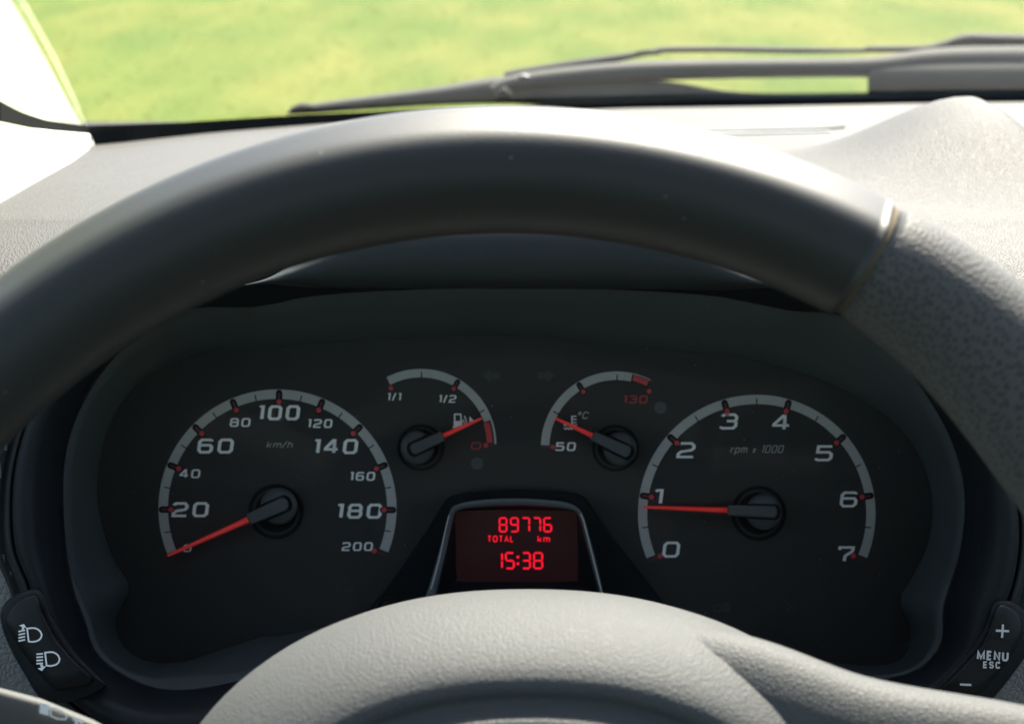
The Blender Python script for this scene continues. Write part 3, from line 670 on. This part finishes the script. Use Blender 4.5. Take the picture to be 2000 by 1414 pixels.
# ------------------------------------------------------------------ indicator stalk, lower left
st = thing('light_stalk', 'grey light control stalk with white headlamp symbol at the bottom left', 'control stalk', P(60, 1420, .37))
rg = []
for x, y, h, th in ((-120, 1360, 10, .004), (-112, 1368, 48, .009), (-60, 1388, 56, .011), (60, 1424, 60, .011), (160, 1462, 58, .011), (260, 1500, 46, .010), (420, 1560, 44, .009), (640, 1620, 44, .009)):
    r_ = []
    for k in range(20):
        a = 2 * math.pi * k / 20; ca, sa = math.cos(a), math.sin(a)
        sx_ = math.copysign(abs(sa) ** .22, sa); r_.append(P(x + h * .35 * sx_, y - h * sx_, .372 - th * math.copysign(abs(ca) ** .3, ca)))
    rg.append(r_)
V, Fs = loft(rg, True, True, flip=True)
obj('stalk_body', V, Fs, M['stalk'], st, smooth=True)
KD = .3588
ic = [prism([(78, 1372), (96, 1375), (95, 1397), (77, 1392)], KD, KD + .001), stroke([(99, 1381), (110, 1383), (124, 1390), (131, 1398), (128, 1404), (112, 1403), (99, 1397)], 3, KD, .001, closed=True)]
obj('headlamp_symbol', *merge(ic), M['icon'], st)
obj('letter_a', *prism([(140, 1403), (152, 1401), (158, 1405), (164, 1414), (158, 1414), (153, 1408), (152, 1418), (146, 1418), (147, 1408)], KD, KD + .001), M['icon'], st)

# ------------------------------------------------------------------ steering wheel
TL = R(8); WCn = Vector((-.0015, -.1255, -.3048)); WR = .172; WT = .0142
wu = Vector((1, 0, 0)); wv_ = Vector((0, math.cos(TL), -math.sin(TL))); wn = Vector((0, math.sin(TL), math.cos(TL)))
def WP(u, v, w): return RG(WCn + wu * u + wv_ * v + wn * w)
whl = thing('steering_wheel', 'black steering wheel with smooth upper rim, dimpled grip and grey airbag cover', 'steering wheel', WP(0, 0, 0))
def sweep(a0, a1, sec, n, m=36):
    rg = []
    for i in range(n + 1):
        t = i / n; a = R(a0 + (a1 - a0) * t); r_ = []
        for k in range(m):
            ph = 2 * math.pi * k / m; dr, dw = sec(t, ph); r_.append(WP((WR + dr) * math.sin(a), (WR + dr) * math.cos(a), dw))
        rg.append(r_)
    return rg
def sec_smooth(t, ph):
    c2 = .93 / max(math.cos(ph - R(42)), .05); c1 = 1.05; k = (c1 ** -34 + c2 ** -34) ** (-1 / 34)
    return (WT * k * math.cos(ph), WT * 1.04 * k * math.sin(ph))
SA = 28.7
V, Fs = loft(sweep(-48, SA, sec_smooth, 110), True, True, flip=True)
obj('upper_rim', V, Fs, M['rim'], whl, smooth=True, label='smooth satin black upper part of the rim')
V, Fs = loft(sweep(SA - .02, SA + .42, lambda t, ph: (WT * (1.0 - .035) * math.cos(ph), WT * 1.04 * math.sin(ph)), 3), True, True, flip=True)
obj('seam_groove', V, Fs, M['seam'], whl, smooth=True)
def gripuv(a0, a1, n=90, m=44): return [(172 * R(a0 + (a1 - a0) * i / n), UVW * k / m) for i in range(n + 1) for k in range(m)]
def sec_grip(t, ph, s=1):
    g = min(1, t * 1.0 / .35); g = g * g * (3 - 2 * g) * .0085 * (1 if t < .6 else max(0, 1 - (t - .6) / .4))
    e = .0012 * (1 - math.exp(-t * 60)) - .0008
    dr = (WT + e) * math.cos(ph); dw = (WT * 1.08 + e) * math.sin(ph)
    if math.cos(ph) < 0: dr += g * math.cos(ph)
    return dr, dw
V, Fs = loft(sweep(SA + .4, 100, sec_grip, 90, 44), True, True, flip=True)
obj('grip', V, Fs, M['grip'], whl, smooth=True, uv=gripuv(SA + .4, 100), label='dimpled grip on the right of the rim')
V, Fs = loft(sweep(-48.3, -118, sec_grip, 90, 44), True, True)
obj('grip', V, Fs, M['grip'], whl, smooth=True, uv=gripuv(-48.3, -118))
V, Fs = loft(sweep(100, 242, sec_smooth, 80), True, True, flip=True)
obj('lower_rim', V, Fs, M['rim'], whl, smooth=True)
# airbag cover: superellipse dome
def padpt(rho, a, hw, hh, wz, ex=2.25, cu=.006):
    c, s = math.cos(a), math.sin(a)
    k = (abs(c) ** ex + abs(s) ** ex) ** (-1 / ex)
    return WP(cu + hw * rho * k * c, hh * rho * k * s + (-.0005), wz)
prof = [(1.0, -.085), (1.0, -.062), (.995, -.052), (.975, -.043), (.94, -.0355), (.89, -.0288), (.84, -.0240), (.79, -.0205), (.745, -.0183), (.71, -.0178), (.685, -.0195), (.665, -.0210), (.645, -.0198), (.62, -.0170), (.60, -.0155), (.58, -.0160), (.56, -.0195), (.50, -.0195)]
rg = [[padpt(r_, 2 * math.pi * k / 120, .0975, .0742, w) for k in range(120)] for r_, w in prof]
V, Fs = loft(rg, close_last=True)
obj('airbag_cover', V, Fs, M['pad'], whl, smooth=True)
tr = []
for i in range(90):
    a = 2 * math.pi * i / 90; r_ = []
    for k in range(10):
        b = 2 * math.pi * k / 10; rr = .0405 + .0016 * math.cos(b); r_.append(WP(.006 + rr * math.sin(a), -.0005 + rr * math.cos(a) * .98, -.0135 + .0018 * math.sin(b)))
    tr.append(r_)
V, Fs = loft(tr + [tr[0]], flip=True)
obj('emblem_ring', V, Fs, M['frame'], whl, smooth=True)
def bar(path, name, mat, flip=False, par=whl, ex=.75):
    q = catmull(path, 8, closed=False); rg = []
    for i, (u, v, w, hv, hw) in enumerate(q):
        a_, b_ = q[max(i - 1, 0)], q[min(i + 1, len(q) - 1)]; t = np.array([b_[0] - a_[0], b_[1] - a_[1]]); t /= np.linalg.norm(t); nn = np.array([-t[1], t[0]])
        r_ = []
        for k in range(28):
            a = 2 * math.pi * k / 28; ca, sa = math.cos(a), math.sin(a); ca = math.copysign(abs(ca) ** ex, ca); sa = math.copysign(abs(sa) ** ex, sa)
            r_.append(WP(u + nn[0] * hv * ca, v + nn[1] * hv * ca, w + hw * sa))
        rg.append(r_)
    V, Fs = loft(rg, True, True, flip=flip)
    return obj(name, V, Fs, M[mat], par, smooth=True)
bar([(.02, .048, -.050, .020, .012), (.055, .045, -.040, .019, .014), (.085, .0375, -.033, .0165, .013), (.12, .0315, -.026, .0165, .012), (.150, .024, -.014, .018, .011), (.170, .017, -.002, .018, .010)], 'spoke', 'pad')
bar([(.05, .010, -.045, .024, .008), (.09, .000, -.040, .022, .008), (.13, -.008, -.034, .020, .007), (.16, -.014, -.02, .014, .006)], 'spoke_insert', 'frame')
bar([(-.02, .030, -.050, .018, .012), (-.055, .016, -.042, .017, .012), (-.085, .002, -.035, .016, .012), (-.12, -.014, -.026, .016, .011), (-.165, -.032, -.004, .018, .010)], 'spoke', 'pad', True)
bar([(0.0, -.02, -.045, .022, .010), (0.0, -.08, -.04, .02, .010), (0, -.14, -.02, .018, .009), (0, -.17, -.004, .016, .008)], 'spoke', 'pad')
# column shroud behind the wheel
rg = []
for w, s in ((-.060, .85), (-.066, 1.0), (-.12, 1.04), (-.19, 1.05)):
    rg.append([padpt(s, 2 * math.pi * k / 48, .070, .058, w) - (RIG.to_3x3() @ Vector((0, .006, 0))) for k in range(48)])
V, Fs = loft(rg, close_first=True, flip=True)
cs = thing('steering_column_shroud', 'dark plastic shroud of the steering column behind the wheel hub', 'column shroud', WP(0, 0, -.12))
obj('shroud_shell', V, Fs, M['cabin'], cs, smooth=True)

# ------------------------------------------------------------------ windscreen, black band
UX = [-1200, -300, -100, 0, 40, 90, 170, 350, 550, 800, 1000, 1250, 1500, 2000, 3400]; UY = [60, 115, 152, 198, 219, 235, 246, 240, 227, 215, 208, 200, 193, 187, 182]
LXs = [-1200, -300, 0, 60, 110, 180, 425]; LYs = [120, 200, 238, 251, 257, 263, 262]
ws = thing('windscreen', 'clear windscreen with a black edge band looking out on the grass', 'windscreen', WC(.2, .8, 0), rig=False)
def wdepth(x): return ddepth(T(max(x, 150))) + .012
def wtop(x):
    X = np.interp(x, [-1200, 150, 3400], [-.62, -.30, 1.0]); return WC(float(X), -.06, .37)
GX = list(np.linspace(-300, 3300, 60))
V, Fs = loft([[P(x, float(np.interp(x, TX, TY)) + 6 if x > 180 else float(np.interp(x, LXs, LYs)) - 4, wdepth(x) + .004) for x in GX], [P(x, 300, 1) for x in GX]], closed=False)
bot = [P(x, (T(x) if x > 180 else float(np.interp(x, LXs, LYs))) - 2, wdepth(x)) for x in GX]; topl = [wtop(x) for x in GX]
rows = [[b.lerp(t, k / 10) + Vector((0, .035, .02)) * (4 * (k / 10) * (1 - k / 10)) for b, t in zip(bot, topl)] for k in range(11)]
V, Fs = loft(rows, closed=False)
obj('glass', V, Fs, M['glass'], ws, smooth=True)
FX = list(np.unique(np.concatenate([np.linspace(-300, 260, 40), np.linspace(260, 3300, 60)])))
fr_ = []
for x in FX:
    lo = float(np.interp(x, LXs, LYs)) if x < 186 else T(x) + 5
    up = float(np.interp(x, UX, UY)); d = wdepth(x) - .012 if x > 170 else float(np.interp(x, [-300, 0, 170], [.55, .66, wdepth(170) - .012]))
    fr_.append([P(x, up, d), P(x, lo, d), P(x, lo, d + .005), P(x, up, d + .005)])
V, Fs = loft(fr_, True, True)
obj('black_band', V, Fs, M['frit'], ws)

# ------------------------------------------------------------------ car shell (roof, pillar, doors, bulkhead) and glass reflection shape
car = thing('van_body', 'white van body around the cabin with a pale shape standing for a windscreen reflection', 'van', WC(.2, 0, -1.35), rig=False)
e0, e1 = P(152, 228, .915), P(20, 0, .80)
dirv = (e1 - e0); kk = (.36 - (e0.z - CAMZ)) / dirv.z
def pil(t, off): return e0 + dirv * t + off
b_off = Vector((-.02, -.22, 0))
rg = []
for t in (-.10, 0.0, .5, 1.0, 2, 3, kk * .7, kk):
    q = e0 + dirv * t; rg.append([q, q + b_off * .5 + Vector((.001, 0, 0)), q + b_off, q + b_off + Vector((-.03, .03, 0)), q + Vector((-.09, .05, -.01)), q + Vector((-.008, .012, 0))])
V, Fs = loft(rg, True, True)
obj('pillar_reflection', V, Fs, M['cream'], car, label='pale solid standing for a reflection at the left edge of the windscreen')  # solid shape coloured to stand for a bright reflection in the glass
RFZ = .36; XL, XR = -.48, 1.02
obj('roof', *box(XL - .03, XR + .03, -1.42, -.05, RFZ - .01, RFZ + .04), M['headliner'], car, bevel=.005)
obj('bulkhead', *box(XL, XR, -1.4, -1.36, -1.0, -.12), M['cabin'], car)
obj('added_rear_window', *box(XL, XR, -1.382, -1.378, -.118, RFZ - .025), M['glass'], car)  # unseen pane, added so sky light from behind reaches the dials
obj('cabin_floor', *box(XL, XR, -1.355, 1.0, -1.02, -1.0), M['cabin'], car)
for nm, x0, x1 in (('side_door', XL - .06, XL), ('side_door', XR, XR + .06)):
    dr = obj(nm, *box(x0, x1, -1.35, .95, -1.0, -.26), M['cabin'], car)
    xm = (x0 + x1) / 2
    obj('side_window', *box(xm - .002, xm + .002, -1.35, .9, -.255, RFZ - .03), M['glass'], dr)
obj('pillar', *box(XR + .0, XR + .05, .86, .92, -.2, -.1), M['trim'], car)
obj('dash_underside', *box(XL, XR, .93, .96, -.99, -.24), M['cabin'], car)
hd = [WC(-.75, 1.30, -.235), WC(1.15, 1.30, -.235), WC(1.12, 2.05, -.52), WC(-.72, 2.05, -.52)]
V = hd + [v - Vector((0, 0, .03)) for v in hd]
obj('bonnet', V, [(0, 1, 2, 3), (7, 6, 5, 4), (0, 4, 5, 1), (1, 5, 6, 2), (2, 6, 7, 3), (3, 7, 4, 0)], M['paint'], car, bevel=.01)
obj('scuttle_panel', *box(-.45, 1.05, 1.165, 1.30, -.262, -.236), M['rubber'], car, bevel=.004)

# ------------------------------------------------------------------ wipers outside the glass
def wbar(parent, name, path, mat, th=.012):
    """path: (x, y, half height in photo units, distance)"""
    q = catmull(path, 5, closed=False); rg = []
    for x, y, h, d in q:
        rg.append([P(x, y - h, d), P(x, y - h * .5, d - th * .5), P(x, y + h * .5, d - th * .55), P(x, y + h, d), P(x, y + h * .4, d + th * .5), P(x, y - h * .6, d + th * .5)])
    V, Fs = loft(rg, True, True, flip=True)
    return obj(name, V, Fs, M[mat], parent, smooth=True)
w1 = thing('windscreen_wiper', 'long grey wiper blade lying low across the glass, reaching furthest left', 'wiper', P(980, 190, 1.24), group='wipers resting at the foot of the windscreen')
wbar(w1, 'blade', [(560, 221, 3, 1.20), (600, 214, 9, 1.205), (700, 203, 13, 1.21), (850, 188, 18, 1.22), (985, 176, 27, 1.23), (1120, 182, 27, 1.235), (1300, 182, 23, 1.245), (1450, 191, 10, 1.25), (1700, 190, 9, 1.26), (2100, 190, 10, 1.27)], 'wiper')
wbar(w1, 'blade_tip', [(566, 216, 5, 1.19), (590, 210, 9, 1.192), (612, 211, 7, 1.194)], 'rubber')
wbar(w1, 'arm', [(960, 178, 10, 1.215), (1000, 163, 16, 1.22), (1150, 147, 20, 1.235), (1300, 138, 20, 1.24), (1500, 134, 19, 1.25), (1700, 132, 20, 1.26), (1850, 125, 32, 1.27), (2150, 125, 36, 1.28)], 'wiper', .016)
wbar(w1, 'joint_clip', [(968, 192, 12, 1.20), (985, 184, 15, 1.20), (1000, 192, 10, 1.20)], 'frit', .01)
wbar(w1, 'joint_pin', [(1010, 151, 3, 1.200), (1022, 150, 5, 1.200), (1034, 151, 3, 1.200)], 'frame', .003)
wbar(w1, 'arm_root', [(1695, 160, 26, 1.265), (1712, 155, 40, 1.267), (1850, 155, 42, 1.27), (2150, 155, 45, 1.28)], 'wiper', .03)
w2 = thing('windscreen_wiper', 'thin dark wiper arm above the other one, rising to the right edge', 'wiper', P(1500, 100, 1.32), group='wipers resting at the foot of the windscreen')
wbar(w2, 'arm', [(985, 148, 8, 1.26), (1120, 129, 12, 1.27), (1262, 104, 6, 1.28), (1300, 98, 6.5, 1.285), (1420, 97, 6.5, 1.29), (1560, 99, 6.5, 1.30), (1680, 99, 5, 1.31), (1700, 97, 7, 1.31), (1800, 96, 7, 1.315), (1840, 90, 9, 1.32), (1885, 80, 14, 1.325), (1950, 82, 16, 1.33), (2150, 88, 18, 1.34)], 'rubber')
wbar(w2, 'blade', [(1240, 106, 5, 1.275), (1268, 103, 6, 1.277), (1290, 105, 3, 1.279)], 'frit')
